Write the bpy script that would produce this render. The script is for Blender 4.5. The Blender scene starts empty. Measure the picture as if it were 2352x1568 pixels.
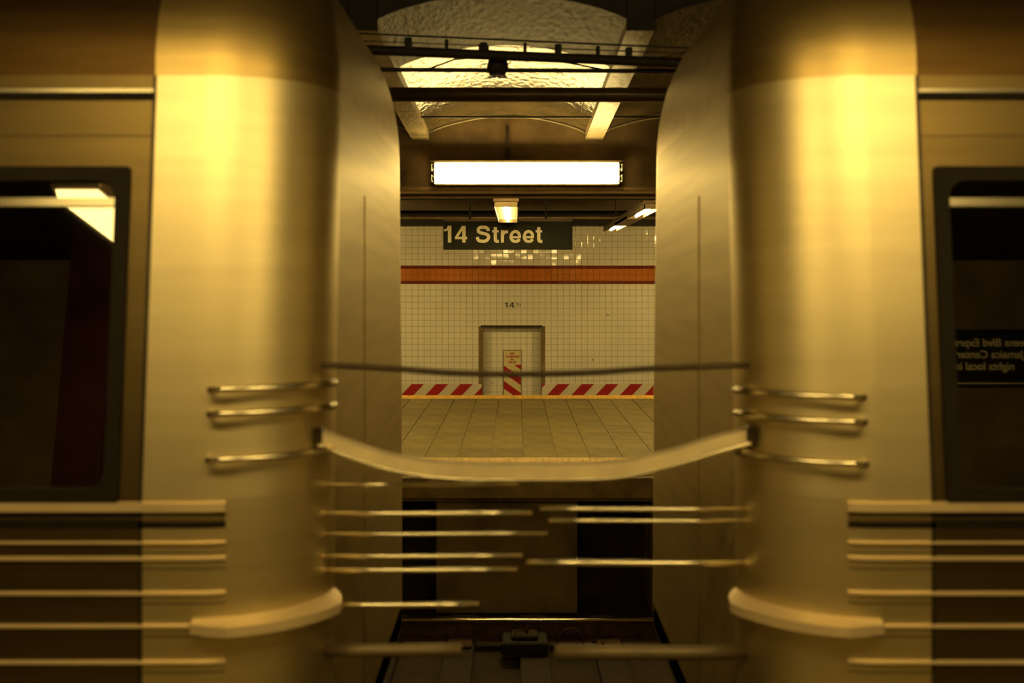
import bpy, math, random
from mathutils import Vector, Matrix
random.seed(14)
SC = bpy.context.scene
COL = SC.collection
F = 2660.0; CX = 1185.0; HZ = 645.0; EYE = 1.6      # focal length and horizon measured on the 2352x1568 frame
def PX(px, Y): return (px - CX) * Y / F
def PZ(py, Y): return EYE + (HZ - py) * Y / F

# ---------------------------------------------------------------- camera, world, exposure
cam = bpy.data.cameras.new('camera'); camo = bpy.data.objects.new('camera', cam); COL.objects.link(camo)
cam.sensor_width = 36; cam.lens = 36 * F / 2352
cam.shift_y = -(784 - HZ) / 2352; cam.shift_x = -(CX - 1176) / 2352
camo.location = (0, 0, EYE); camo.rotation_euler = (math.pi / 2, 0, 0)
cam.clip_start = 0.05
cam.dof.use_dof = True; cam.dof.focus_distance = 12.5; cam.dof.aperture_fstop = 2.0
SC.camera = camo
w = bpy.data.worlds.new('world'); SC.world = w; w.use_nodes = True
w.node_tree.nodes['Background'].inputs[0].default_value = (0.5, 0.3, 0.1, 1)
w.node_tree.nodes['Background'].inputs[1].default_value = 0.004
SC.view_settings.view_transform = 'Standard'; SC.view_settings.look = 'None'
SC.view_settings.exposure = 0.0; SC.view_settings.gamma = 1.0; SC.view_settings.use_curve_mapping = False
try:
    SC.cycles.use_denoising = True; SC.cycles.max_bounces = 8; SC.cycles.diffuse_bounces = 4
    SC.cycles.sample_clamp_indirect = 4.0
except Exception: pass
LAMP = (1.0, 0.71, 0.235)
E_EDGE, E_FAR, E_NEAR, E_SLOT = 55.0, 155.0, 80.0, 45.0

# ---------------------------------------------------------------- materials
def mat(name, col, rough=0.6, metal=0.0, var=0.25, scale=6.0, bump=0.0, bscale=60.0, stretch=(1, 1, 1), spec=0.5, coat=0.0, detail=4):
    m = bpy.data.materials.new(name); m.use_nodes = True
    nt = m.node_tree; N = nt.nodes; L = nt.links
    b = N['Principled BSDF']
    tc = N.new('ShaderNodeTexCoord'); mp = N.new('ShaderNodeMapping'); mp.inputs['Scale'].default_value = stretch
    L.new(tc.outputs['Object'], mp.inputs[0])
    n = N.new('ShaderNodeTexNoise'); n.inputs['Scale'].default_value = scale; n.inputs['Detail'].default_value = detail
    L.new(mp.outputs[0], n.inputs['Vector'])
    r = N.new('ShaderNodeValToRGB')
    r.color_ramp.elements[0].position = 0.3; r.color_ramp.elements[1].position = 0.7
    r.color_ramp.elements[0].color = tuple(c * (1 - var) for c in col) + (1,)
    r.color_ramp.elements[1].color = tuple(min(1, c * (1 + var * .5)) for c in col) + (1,)
    L.new(n.outputs['Fac'], r.inputs[0]); L.new(r.outputs[0], b.inputs['Base Color'])
    b.inputs['Roughness'].default_value = rough; b.inputs['Metallic'].default_value = metal
    b.inputs['Specular IOR Level'].default_value = spec
    b.inputs['Coat Weight'].default_value = coat; b.inputs['Coat Roughness'].default_value = 0.1
    if bump:
        n2 = N.new('ShaderNodeTexNoise'); n2.inputs['Scale'].default_value = bscale; n2.inputs['Detail'].default_value = 5
        L.new(mp.outputs[0], n2.inputs['Vector'])
        bp = N.new('ShaderNodeBump'); bp.inputs['Strength'].default_value = bump; bp.inputs['Distance'].default_value = 0.02
        L.new(n2.outputs['Fac'], bp.inputs['Height']); L.new(bp.outputs[0], b.inputs['Normal'])
    return m
def emit(name, col, s):
    m = bpy.data.materials.new(name); m.use_nodes = True
    b = m.node_tree.nodes['Principled BSDF']
    b.inputs['Base Color'].default_value = (.8, .7, .5, 1)
    b.inputs['Emission Color'].default_value = tuple(col) + (1,); b.inputs['Emission Strength'].default_value = s
    return m
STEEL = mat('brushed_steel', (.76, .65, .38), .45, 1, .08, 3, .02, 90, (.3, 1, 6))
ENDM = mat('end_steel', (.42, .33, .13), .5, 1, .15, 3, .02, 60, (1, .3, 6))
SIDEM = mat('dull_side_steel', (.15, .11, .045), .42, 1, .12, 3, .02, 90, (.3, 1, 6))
STEELB = mat('bright_steel', (.88, .80, .58), .24, 1, .06, 8)
SATIN = mat('satin_trim_steel', (.85, .68, .42), .45, .5, .1, 6)
ROOFM = mat('roof_steel', (.46, .34, .14), .44, 1, .15, 5, .04, 40, (.4, 1, 4))
ROOFD = mat('dark_roof_steel', (.10, .06, .02), .5, 1, .2, 5, .04, 40, (.4, 1, 4))  # roof behind the end dome, darker than the dome
RUB = mat('black_rubber', (.010, .007, .004), .7, 0, .2, 20, spec=.15)
DARKM = mat('dark_metal', (.05, .035, .018), .45, .6, .3, 12)
BLACKM = mat('black_iron_and_shade', (.012, .008, .004), .7, 0, .4, 9, .2, 30)  # black iron; also carries the shade of girder webs and beam ends
CREAM = mat('glazed_tile', (.88, .82, .66), .06, 0, .08, 1.3, spec=.6)
CREAM2 = mat('glazed_tile_yellowed', (.80, .72, .52), .18, 0, .10, 1.3, spec=.6)
ORANGE = mat('orange_tile', (.62, .19, .025), .08, 0, .15, 2, spec=.6)
MAROON = mat('maroon_tile', (.20, .018, .012), .08, 0, .2, 2, spec=.6)
GROUT = mat('dirty_grout', (.24, .17, .07), .9, 0, .4, 5)
VAULTN = mat('shaded_vault_matte', (.16, .12, .055), .62, 0, .5, 5, .9, 30, (1, .35, 1), spec=.25, detail=7)  # vault's dimness near the camera put into a separate matte finish
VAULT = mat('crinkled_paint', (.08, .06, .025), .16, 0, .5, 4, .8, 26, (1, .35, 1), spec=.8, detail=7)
SOFFIT = mat('soffit_paint', (.34, .27, .15), .32, 0, .3, 7, .6, 30, (1, 1, 1), spec=.8)
FASCIA = mat('grimy_plaster', (.17, .11, .045), .6, 0, .45, 3.5, .3, 22)
PAVER = mat('platform_paver', (.20, .155, .045), .5, 0, .35, 5, .12, 60, (1, .5, 1))
PAVER2 = mat('platform_paver_worn', (.165, .13, .038), .5, 0, .4, 6, .12, 60, (1, .5, 1))
TACT = mat('yellow_tactile', (.85, .50, .08), .5, 0, .3, 12)
TACTN = mat('yellow_tactile_worn', (.62, .43, .15), .5, 0, .3, 8)
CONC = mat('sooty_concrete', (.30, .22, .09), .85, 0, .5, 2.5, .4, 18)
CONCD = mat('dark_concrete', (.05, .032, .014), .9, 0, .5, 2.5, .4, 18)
WOODT = mat('creosoted_wood', (.035, .02, .01), .8, 0, .4, 9, .4, 30, (1, 4, 1))
RAILM = mat('rusty_rail_side', (.10, .05, .02), .7, .3, .4, 15)
RAILT = mat('polished_rail_head', (.9, .78, .55), .15, 1, .05, 10)
SIGNB = mat('sign_black', (.014, .014, .007), .6, 0, .2, 5, spec=.2)
SIGNW = mat('sign_white', (.80, .74, .52), .5, 0, .05, 5)
INK = mat('black_print', (.006, .005, .003), .7, 0, .1, 5, spec=.1)
REDP = mat('red_print', (.42, .012, .014), .4, 0, .12, 4)
SIGNY = mat('pale_yellow_plate', (.80, .68, .34), .4, 0, .1, 5)
HOUSE = mat('grey_housing', (.16, .12, .06), .5, .3, .3, 8)
HOUSED = mat('dark_housing', (.07, .045, .02), .5, .2, .3, 8)
REFL = mat('white_enamel', (.85, .8, .62), .35, 0, .05, 8)
PIPEM = mat('painted_pipe', (.11, .075, .032), .32, .2, .4, 5)
DARKWALL = mat('dim_brown_tile', (.40, .30, .16), .5, 0, .4, 2)
T_EDGE = emit('tube_glow_track', LAMP, E_EDGE); T_FAR = emit('tube_glow_added', LAMP, E_FAR)
T_BACK = emit('tube_glow_back', LAMP, 70.0); T_NEAR = emit('tube_glow_near', LAMP, E_NEAR); T_SLOT = emit('tube_glow_slot', LAMP, E_SLOT)
def glassmat():
    m = bpy.data.materials.new('window_glass'); m.use_nodes = True
    nt = m.node_tree; N = nt.nodes; L = nt.links; N.remove(N['Principled BSDF'])
    g = N.new('ShaderNodeBsdfGlossy'); g.inputs['Roughness'].default_value = .02; g.inputs['Color'].default_value = (1, .95, .85, 1)
    t = N.new('ShaderNodeBsdfTransparent'); t.inputs['Color'].default_value = (.22, .17, .10, 1)
    lw = N.new('ShaderNodeLayerWeight'); lw.inputs['Blend'].default_value = .35
    ns = N.new('ShaderNodeTexNoise'); ns.inputs['Scale'].default_value = 1.5
    ma = N.new('ShaderNodeMath'); ma.operation = 'MULTIPLY_ADD'; ma.inputs[1].default_value = .5; ma.inputs[2].default_value = .36
    L.new(lw.outputs['Fresnel'], ma.inputs[0])
    mx = N.new('ShaderNodeMixShader'); L.new(ma.outputs[0], mx.inputs[0]); L.new(t.outputs[0], mx.inputs[1]); L.new(g.outputs[0], mx.inputs[2])
    L.new(mx.outputs[0], N['Material Output'].inputs[0])
    return m
GLASS = glassmat()

# ---------------------------------------------------------------- mesh helpers
class MB:
    def __init__(s): s.v = []; s.f = []; s.sm = []
    def add(s, vs, fs, smooth=False):
        n = len(s.v); s.v += [tuple(v) for v in vs]; s.f += [tuple(i + n for i in f) for f in fs]; s.sm += [smooth] * len(fs); return s
    def box(s, x0, x1, y0, y1, z0, z1, b=0.0):
        if x0 > x1: x0, x1 = x1, x0
        if y0 > y1: y0, y1 = y1, y0
        if z0 > z1: z0, z1 = z1, z0
        if b <= 0:
            vs = [(x, y, z) for z in (z0, z1) for y in (y0, y1) for x in (x0, x1)]
            return s.add(vs, [(0, 2, 3, 1), (4, 5, 7, 6), (0, 1, 5, 4), (2, 6, 7, 3), (0, 4, 6, 2), (1, 3, 7, 5)])
        # chamfered on the two end faces in z (12-sided silhouette is enough)
        def ring(z, i): return [(x0 + i, y0, z), (x1 - i, y0, z), (x1, y0 + i, z), (x1, y1 - i, z), (x1 - i, y1, z), (x0 + i, y1, z), (x0, y1 - i, z), (x0, y0 + i, z)]
        def ring2(z, i): return [(x0 + i + b, y0 + i, z), (x1 - i - b, y0 + i, z), (x1 - i, y0 + i + b, z), (x1 - i, y1 - i - b, z), (x1 - i - b, y1 - i, z), (x0 + i + b, y1 - i, z), (x0 + i, y1 - i - b, z), (x0 + i, y0 + i + b, z)]
        vs = ring2(z0, b) + ring(z0 + b, b) + ring(z1 - b, b) + ring2(z1, b)
        fs = [tuple(reversed(range(8))), tuple(range(24, 32))]
        for k in range(3):
            for i in range(8):
                j = (i + 1) % 8; fs.append((k * 8 + i, k * 8 + j, k * 8 + 8 + j, k * 8 + 8 + i))
        return s.add(vs, fs)
    def tube(s, pts, r, n=12, cap=True):
        pts = [Vector(p) for p in pts]; rings = []
        for i, p in enumerate(pts):
            d = (pts[min(i + 1, len(pts) - 1)] - pts[max(i - 1, 0)]).normalized()
            a = Vector((0, 0, 1)) if abs(d.z) < .9 else Vector((0, 1, 0))
            u = d.cross(a).normalized(); v = u.cross(d)
            rr = r[i] if isinstance(r, (list, tuple)) else r
            rings.append([p + (u * math.cos(2 * math.pi * k / n) + v * math.sin(2 * math.pi * k / n)) * rr for k in range(n)])
        vs = [q for R in rings for q in R]; fs = []
        for i in range(len(pts) - 1):
            for k in range(n):
                k2 = (k + 1) % n; fs.append((i * n + k, i * n + k2, (i + 1) * n + k2, (i + 1) * n + k))
        s.add(vs, fs, True)
        if cap: s.add(rings[0], [tuple(range(n))]); s.add(rings[-1], [tuple(reversed(range(n)))])
        return s
    def loftpoly(s, polys, cap=True, closed=True, smooth=False):
        n = len(polys[0]); vs = [q for P in polys for q in P]; fs = []
        for i in range(len(polys) - 1):
            for k in range(n if closed else n - 1):
                k2 = (k + 1) % n; fs.append((i * n + k, i * n + k2, (i + 1) * n + k2, (i + 1) * n + k))
        s.add(vs, fs, smooth)
        if cap and closed: s.add(polys[0], [tuple(reversed(range(n)))]); s.add(polys[-1], [tuple(range(n))])
        return s
    def mesh(s, name, m):
        me = bpy.data.meshes.new(name); me.from_pydata(s.v, [], s.f); me.materials.append(m)
        me.polygons.foreach_set('use_smooth', s.sm); me.update()
        return me
    def build(s, name, m, parent=None, loc=None, fixn=True):
        me = s.mesh(name, m)
        if fixn:
            import bmesh
            bm = bmesh.new(); bm.from_mesh(me); bmesh.ops.remove_doubles(bm, verts=bm.verts, dist=1e-5)
            bmesh.ops.recalc_face_normals(bm, faces=bm.faces); bm.to_mesh(me); bm.free()
        return link(name, me, parent, loc)
def link(name, data, parent=None, loc=None):
    o = bpy.data.objects.new(name, data); COL.objects.link(o)
    if parent: o.parent = parent
    if loc: o.location = loc
    return o
def tag(o, label=None, cat=None, group=None, kind=None):
    if label: o['label'] = label
    if cat: o['category'] = cat
    if group: o['group'] = group
    if kind: o['kind'] = kind
    return o
def empty(name, loc=(0, 0, 0), **k):
    o = bpy.data.objects.new(name, None); COL.objects.link(o); o.location = loc; o.empty_display_size = .1
    return tag(o, **k)
def copytree(o, parent=None):
    c = o.copy(); COL.objects.link(c); c.parent = parent
    for ch in list(o.children): copytree(ch, c)
    return c
def rel(mb, loc):
    mb.v = [(a - loc[0], b - loc[1], c - loc[2]) for a, b, c in mb.v]; return mb
def text(s, size, loc, m, parent, name='lettering', rot=(math.pi / 2, 0, 0), bold=0.0, ext=.002, align='LEFT', sx=1.0, space=1.0, word=1.0):
    c = bpy.data.curves.new('lettering', 'FONT'); c.body = s; c.size = size; c.extrude = ext; c.offset = bold
    c.align_x = align; c.offset = 0; c.space_character = space; c.space_word = word
    t = bpy.data.objects.new('t', c); COL.objects.link(t)
    bpy.context.view_layer.update()
    me = bpy.data.meshes.new_from_object(t.evaluated_get(bpy.context.evaluated_depsgraph_get()))
    bpy.data.objects.remove(t); me.materials.clear(); me.materials.append(m)
    if bold:
        import itertools
        v0 = [tuple(v.co) for v in me.vertices]; f0 = [tuple(p.vertices) for p in me.polygons]; mb = MB()
        for k_, (dx, dy_) in enumerate(itertools.product((-1, 0, 1), repeat=2)): mb.add([(x + dx * bold, y + dy_ * bold, z + k_ * .00008) for x, y, z in v0], f0)
        me = mb.mesh(name, m)
    o = link(name, me, parent); o.location = loc; o.rotation_euler = rot; o.scale = (sx, 1, 1)
    return o

def stroke(mb, pts, w_, sx=1.0, ox=0.0, smooth=True, ch=1.0):
    P = [Vector((x * sx + ox, 0, z)) for x, z in pts]
    if smooth and len(P) > 2: P = catm(P, 5)
    Lp = []; Rp = []
    for i, p_ in enumerate(P):
        d = (P[min(i + 1, len(P) - 1)] - P[max(i - 1, 0)]).normalized(); nn = Vector((-d.z, 0, d.x)) * w_ / 2
        Lp.append(p_ + nn); Rp.append(p_ - nn)
    n_ = len(P); k0 = len(mb.v); off = -.0001 * (k0 % 7)
    vs = [(q.x * ch, y + off, q.z * ch) for y in (-.003, .0) for q in Lp + Rp]; fs = []
    for i in range(n_ - 1):
        fs += [(i, i + 1, n_ + i + 1, n_ + i), (2 * n_ + i, 2 * n_ + n_ + i, 2 * n_ + n_ + i + 1, 2 * n_ + i + 1), (i, 2 * n_ + i, 2 * n_ + i + 1, i + 1), (n_ + i, n_ + i + 1, 3 * n_ + i + 1, 3 * n_ + i)]
    mb.add(vs, fs)
GL = {'T': (.80, [([(.38, 0), (.38, .95)], .19), ([(0, .92), (.76, .92)], .16)]),
      'H': (.95, [([(.15, 0), (.15, 1)], .18), ([(.75, 0), (.75, 1)], .18), ([(.1, .52), (.8, .52)], .16)]),
      '1': (.70, [([(.40, 0), (.40, 1)], .20), ([(.08, .735), (.20, .75), (.29, .82), (.345, .95)], .13)]),
      '4': (.72, [([(.50, 0), (.50, 1)], .19), ([(.455, .955), (.06, .30)], .15), ([(0, .275), (.68, .275)], .15)]),
      'S': (.93, [([(.72, .69), (.70, .82), (.58, .905), (.42, .92), (.25, .90), (.155, .80), (.155, .68), (.25, .60), (.42, .555), (.60, .51), (.725, .42), (.735, .28), (.66, .15), (.52, .085), (.41, .08), (.22, .105), (.12, .20), (.10, .34)], .19)]),
      't': (.46, [([(.21, .93), (.21, .5), (.21, .24), (.24, .11), (.32, .075), (.42, .08)], .19), ([(.03, .675), (.41, .675)], .13)]),
      'r': (.54, [([(.17, 0), (.17, .74)], .19), ([(.17, .40), (.22, .55), (.33, .635), (.50, .64)], .18)]),
      'e': (.77, [([(.62, .21), (.53, .10), (.38, .07), (.23, .12), (.145, .25), (.14, .40), (.20, .57), (.36, .665), (.52, .62), (.61, .49), (.625, .36)], .18), ([(.15, .325), (.71, .325)], .125)])}
def catm(P, n=8):
    out = []
    for i in range(len(P) - 1):
        p0, p1, p2, p3 = P[max(i - 1, 0)], P[i], P[i + 1], P[min(i + 2, len(P) - 1)]
        for k in range(n):
            t = k / n; out.append(.5 * ((2 * p1) + (p2 - p0) * t + (2 * p0 - 5 * p1 + 4 * p2 - p3) * t * t + (3 * p1 - p0 - 3 * p2 + p3) * t ** 3))
    return out + [P[-1]]
def letters(word, xl, xr, y, zbase, ch, m, parent, thin=1.0, name='lettering'):
    mb = MB(); ox = 0
    for chx in word:
        adv, sts = GL[chx]
        for pts, w_ in sts: stroke(mb, pts, w_ * thin, 1.0, ox, len(pts) > 2, ch)
        ox += adv
    xs_ = [v[0] for v in mb.v]; k = (xr - xl) / (max(xs_) - min(xs_)); m0 = min(xs_)
    mb.v = [((a - m0) * k, b, c) for a, b, c in mb.v]
    return mb.build(name, m, parent, loc=(xl, y, zbase), fixn=False)
# ================================================================ SETTING
YE0, YE1, YW = 9.58, 16.24, 19.3            # far platform's edges and the tiled wall
YA, YB = 6.15, 9.85                          # vaulted ceiling from girder to fascia
TP = 13.9 * YW / F                           # tile pitch
# --- far tiled wall
X0T = PX(1196.5, YW)
wall = MB().box(-7, PX(1109, YW), YW, YW + .3, -1.2, 2.9).box(PX(1243, YW), 7, YW, YW + .3, -1.2, 2.9)\
    .box(PX(1109, YW), PX(1243, YW), YW, YW + .3, PZ(749, YW), 2.9).box(PX(1109, YW), PX(1243, YW), YW + .16, YW + .3, -1.2, PZ(749, YW)).build('wall_back', GROUT)
tag(wall, 'cream tiled station wall with an orange and maroon band, beyond the far platform', kind='structure')
rows = []                                    # (z0, z1, material)
zb = PZ(652, YW)
z = zb
while z > -1.1: rows.append((z - TP, z, CREAM)); z -= TP
rows += [(zb, PZ(645, YW), MAROON), (PZ(645, YW), PZ(631, YW), ORANGE), (PZ(631, YW), PZ(617, YW), ORANGE), (PZ(617, YW), PZ(610, YW), MAROON)]
z = PZ(610, YW)
while z < 2.78: rows.append((z, z + TP, CREAM)); z += TP
def tile_mesh(w_, h_, m, name='tile'):
    g = .0018; b = .006; t = .007
    a, c = w_ / 2 - g, h_ / 2 - g
    vs = [(-a, 0, -c), (a, 0, -c), (a, 0, c), (-a, 0, c), (-a, -t * .6, -c), (a, -t * .6, -c), (a, -t * .6, c), (-a, -t * .6, c), (-a + b, -t, -c + b), (a - b, -t, -c + b), (a - b, -t, c - b), (-a + b, -t, c - b)]
    fs = [(0, 1, 5, 4), (1, 2, 6, 5), (2, 3, 7, 6), (3, 0, 4, 7), (4, 5, 9, 8), (5, 6, 10, 9), (6, 7, 11, 10), (7, 4, 8, 11), (8, 9, 10, 11)]
    return vs, fs
tiles = []
nx0, nx1 = PX(1109, YW), PX(1243, YW); nzt = PZ(749, YW)
for (a, b, m) in rows:
    k0 = int((-5.6 - X0T) / TP); k1 = int((5.6 - X0T) / TP)
    for k in range(k0, k1):
        xa, xb = X0T + k * TP, X0T + (k + 1) * TP; y = YW; zc = (a + b) / 2
        bb = b
        if xa < nx1 and xb > nx0 and a < nzt:
            if zc < nzt:
                y = YW + .16
                if xa < nx0: xa = nx0
                if xb > nx1: xb = nx1
                if xb - xa < .02: continue
            # joint row above the opening keeps its tile on the lintel
        if bb < -.45 and abs(xa) > 1.5: continue
        tiles.append((xa, xb, y, a, bb, m))
vis = [t for t in tiles if PX(925, YW) < t[0] < PX(1495, YW) and PZ(905, YW) < (t[3] + t[4]) / 2 < PZ(520, YW) and not
       (PX(1018, 13.7) * YW / 13.7 < t[0] < PX(1310, 13.7) * YW / 13.7 and t[3] > PZ(573, YW))]
vis.sort(key=lambda t: abs((t[0] + t[1]) / 2 - .02) + .8 * abs((t[3] + t[4]) / 2 - 1.0))
single = set(id(t) for t in vis[:300])
cache = {}
rest = {}
def tilt(z=0):
    s = .003 if random.random() < .6 else .014
    return random.gauss(-.020 if z > PZ(611, YW) else -.002, max(s, .006) if z > PZ(611, YW) else s), random.gauss(0, max(s, .007) if z > PZ(611, YW) else s)
for t in tiles:
    xa, xb, y, a, b, m = t
    key = (round(xb - xa, 3), round(b - a, 3), m.name)
    tx, tz = tilt(a)
    if id(t) in single:
        if key not in cache:
            vs, fs = tile_mesh(xb - xa, b - a, m); cache[key] = MB().add(vs, fs).mesh('tile', m)
        o = link('tile', cache[key], wall, ((xa + xb) / 2, y, (a + b) / 2)); o.rotation_euler = (tx, 0, tz)
    else:
        vs, fs = tile_mesh(xb - xa, b - a, m)
        R = Matrix.Rotation(tz, 3, 'Z') @ Matrix.Rotation(tx, 3, 'X')
        c = Vector(((xa + xb) / 2, y, (a + b) / 2))
        rest.setdefault(m.name, (MB(), m))[0].add([R @ Vector(v) + c for v in vs], fs)
for k, (mb, m) in rest.items():
    o = mb.build('tile_field', m, wall, fixn=False); o['kind'] = 'stuff'
# niche jambs with their shadow put into the brown, and a lintel bar
nf = MB().box(nx0 - .012, nx0 + .008, YW - .012, YW + .16, -.8, nzt).box(nx1 - .008, nx1 + .012, YW - .012, YW + .16, -.8, nzt)
nf.build('niche_jamb', mat('jamb_shade_brown', (.22, .15, .06), .5), wall)
MB().box(nx0 - .035, nx1 + .02, YW - .03, YW + .16, nzt - .008, nzt + .016).build('niche_lintel', BLACKM, wall)
# red and white hazard band at the foot of the wall
zt_, zb_ = PZ(881.5, YW), PZ(881.5, YW) - .30
def zx(v): return PX(850 + v / 2.904, YW)     # from the measured crop
def band(x0, x1, name_lab):
    g = MB().box(x0, x1, YW - .016, YW - .010, zb_, zt_).build('hazard_board', CREAM2, wall)
    per = zx(1412) - zx(1250); wd = zx(1332) - zx(1250); sh = (zx(1250) - zx(1180)) * .30 / (PZ(881.5, YW) - PZ(907, YW))
    k = -14
    while True:
        xt = zx(1250) + per * k; k += 1
        if xt - sh > x1: break
        if xt + wd < x0: continue
        poly = [(xt, zt_), (xt + wd, zt_), (xt + wd - sh, zb_), (xt - sh, zb_)]
        # clip to x0..x1
        def clip(P, xc, keep):
            out = []
            for i in range(len(P)):
                p, q = P[i], P[(i + 1) % len(P)]
                ip, iq = keep(p[0]), keep(q[0])
                if ip: out.append(p)
                if ip != iq:
                    f = (xc - p[0]) / (q[0] - p[0]); out.append((xc, p[1] + f * (q[1] - p[1])))
            return out
        poly = clip(poly, x0, lambda v: v >= x0)
        if poly: poly = clip(poly, x1, lambda v: v <= x1)
        if len(poly) < 3: continue
        A = [(p[0], YW - .0165, p[1]) for p in poly]; B = [(p[0], YW - .019, p[1]) for p in poly]
        MB().loftpoly([A, B]).build('stripe', REDP, wall if False else g)
band(-5.6, nx0 - .02, ''); band(nx1 + .012, 5.6, '')
# 14 TH marking
cap = .73
def capsize(h): return h / .73
letters('1', PX(1159, YW), PX(1165.5, YW), YW - .0095, PZ(706, YW), .085, INK, wall, .8)
letters('4', PX(1170, YW), PX(1181, YW), YW - .0095, PZ(706, YW), .085, INK, wall, .8)
letters('TH', PX(1185.5, YW), PX(1195.5, YW), YW - .0095, PZ(703.5, YW), .050, INK, wall, .8)
# small scuffs on the wall
for (px, py, w_, h_) in ((1395, 723.5, .05, .008), (1361, 826, .012, .03), (1130, 881, .014, .014)):
    MB().box(PX(px, YW) - w_ / 2, PX(px, YW) + w_ / 2, YW - .0115 if px != 1130 else YW + .146, YW - .006 if px != 1130 else YW + .152, PZ(py, YW) - h_ / 2, PZ(py, YW) + h_ / 2).build('scuff', INK, wall)
# clearance plate inside the niche
YN = YW + .16 - .012
pl = empty('clearance_sign', (PX(1177, YN), YN, PZ(907, YN) - .12), label='tall pale yellow clearance plate with red diagonal stripes inside the wall niche', cat='sign')
x0, x1, z1 = PX(1156.8, YN), PX(1196.8, YN), PZ(804.6, YN); z0 = PZ(907, YN) - .14
L0 = tuple(pl.location)
rel(MB().box(x0, x1, YN - .012, YN, z0, z1), L0).build('plate', SIGNY, pl)
e = .004
rel(MB().box(x0, x1, YN - .0145, YN - .002, z1 - e, z1 + e).box(x0 - e, x0 + e, YN - .0145, YN - .002, z0, z1).box(x1 - e, x1 + e, YN - .0145, YN - .002, z0, z1), L0).build('border', RAILM, pl)
for s_, py, hh in (('NO', 813.8, 5.0), ('CLEARANCE', 820.6, 4.6), ('IN', 827.2, 4.6), ('NICHE', 833.8, 4.8)):
    text(s_, capsize(hh * YN / F), ((x0 + x1) / 2 - L0[0], YN - .0125 - L0[1], PZ(py, YN) - L0[2]), REDP, pl, bold=.0018, ext=.001, align='CENTER', sx=.93)
def sy(v): return PZ(420 + v / 2.904, YN)
def dstripe(zl0, zl1, slope=.0):
    dz = (sy(1318) - sy(1400))
    P = [(x0, zl0), (x1, zl0 - dz), (x1, zl1 - dz), (x0, zl1)]
    lo, hi = z0, sy(1212)
    # clip in z
    def clip(P, zc, keep):
        out = []
        for i in range(len(P)):
            p, q = P[i], P[(i + 1) % len(P)]
            ip, iq = keep(p[1]), keep(q[1])
            if ip: out.append(p)
            if ip != iq:
                f = (zc - p[1]) / (q[1] - p[1]); out.append((p[0] + f * (q[0] - p[0]), zc))
        return out
    P = clip(P, lo, lambda v: v >= lo)
    if P: P = clip(P, hi, lambda v: v <= hi)
    if len(P) < 3: return
    rel(MB().loftpoly([[(p[0], YN - .0122, p[1]) for p in P], [(p[0], YN - .0142, p[1]) for p in P]]), L0).build('stripe', REDP, pl)
per = sy(1318) - sy(1421)
for k in range(-3, 4): dstripe(sy(1318) + per * k, sy(1318 + 52) + per * k)

# --- far platform
plat = MB().box(-7, 7, YE0, YE1, -.22, -.012).build('floor', CONC)
tag(plat, 'far island platform floor of buff square pavers with yellow edge strips', kind='structure')
YT0 = 1.6 * F / (1050 - HZ); YT1 = 1.6 * F / (915 - HZ)
wx = 50.2 * 15.9 / F
nrow = 9; dy = (YT1 - YT0) / nrow; xs = PX(1196.8, 15.76)
pm = [MB().box(-wx / 2 + .0045, wx / 2 - .0045, -dy / 2 + .003, dy / 2 - .003, -.02, 0, .003).mesh('paver', mm) for mm in (PAVER, PAVER2)]
restp = MB()
for r_ in range(nrow):
    for k in range(-23, 23):
        c = (xs + (k + .5) * wx, YT0 + (r_ + .5) * dy, random.uniform(-.001, .001))
        if -16 <= k < 16:
            link('paver', pm[1 if random.random() < .3 else 0], plat, c)
        else: restp.box(c[0] - wx / 2 + .003, c[0] + wx / 2 - .003, c[1] - dy / 2 + .003, c[1] + dy / 2 - .003, -.02, 0)
restp.build('paver_field', PAVER, plat)['kind'] = 'stuff'
def tactile(ya, yb, m, name):
    k = 0
    base = MB().box(-7, 7, ya, yb, -.02, 0)
    o = base.build('edge_strip', m, plat)
    d = MB(); sp = .06
    ny = int((yb - ya) / sp); nx = int(9.0 / sp)
    for i in range(nx):
        for j in range(ny):
            cx, cy = -4.5 + i * sp, ya + (j + .5) * sp
            P0 = [(cx + .018 * math.cos(q * math.pi / 3), cy + .018 * math.sin(q * math.pi / 3), 0) for q in range(6)]
            P1 = [(cx + .011 * math.cos(q * math.pi / 3), cy + .011 * math.sin(q * math.pi / 3), .006) for q in range(6)]
            d.add(P0 + P1, [(a, (a + 1) % 6, 6 + (a + 1) % 6, 6 + a) for a in range(6)] + [tuple(range(6, 12))])
    q = d.build('dome_field', m, o, fixn=False); q['kind'] = 'stuff'
tactile(YE0 + .02, YT0 - .01, TACTN, 'near'); tactile(YT1 + .01, YE1 - .01, TACT, 'far')
MB().box(-7, 7, YE0 - .06, YE0 - .002, -.19, -.015, .008).build('rubbing_board', mat('edge_timber', (.40, .30, .13), .55, 0, .4, 6, .3, 30, (1, 6, 1)), plat)
MB().box(-7, 7, YE1, YE1 + .06, -.19, -.02).build('rubbing_board', DARKM, plat)
# piers and dark refuges under the platform edge
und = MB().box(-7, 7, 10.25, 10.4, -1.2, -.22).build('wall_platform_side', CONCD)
tag(und, 'sooty wall under the far platform edge with dark refuges between concrete piers', kind='structure')
pw = PX(1328, YE0) - PX(1000, YE0); period = pw + .62
for k in range(-3, 4):
    xa = PX(1000, YE0) + k * period
    MB().box(xa, xa + pw, 9.68, 10.25, -1.18, -.225, .01).build('pier', CONC, und)
MB().box(-7, 7, 19.1, 19.28, -1.2, -1.0).build('trim_1', CONCD)['kind'] = 'structure'
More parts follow.
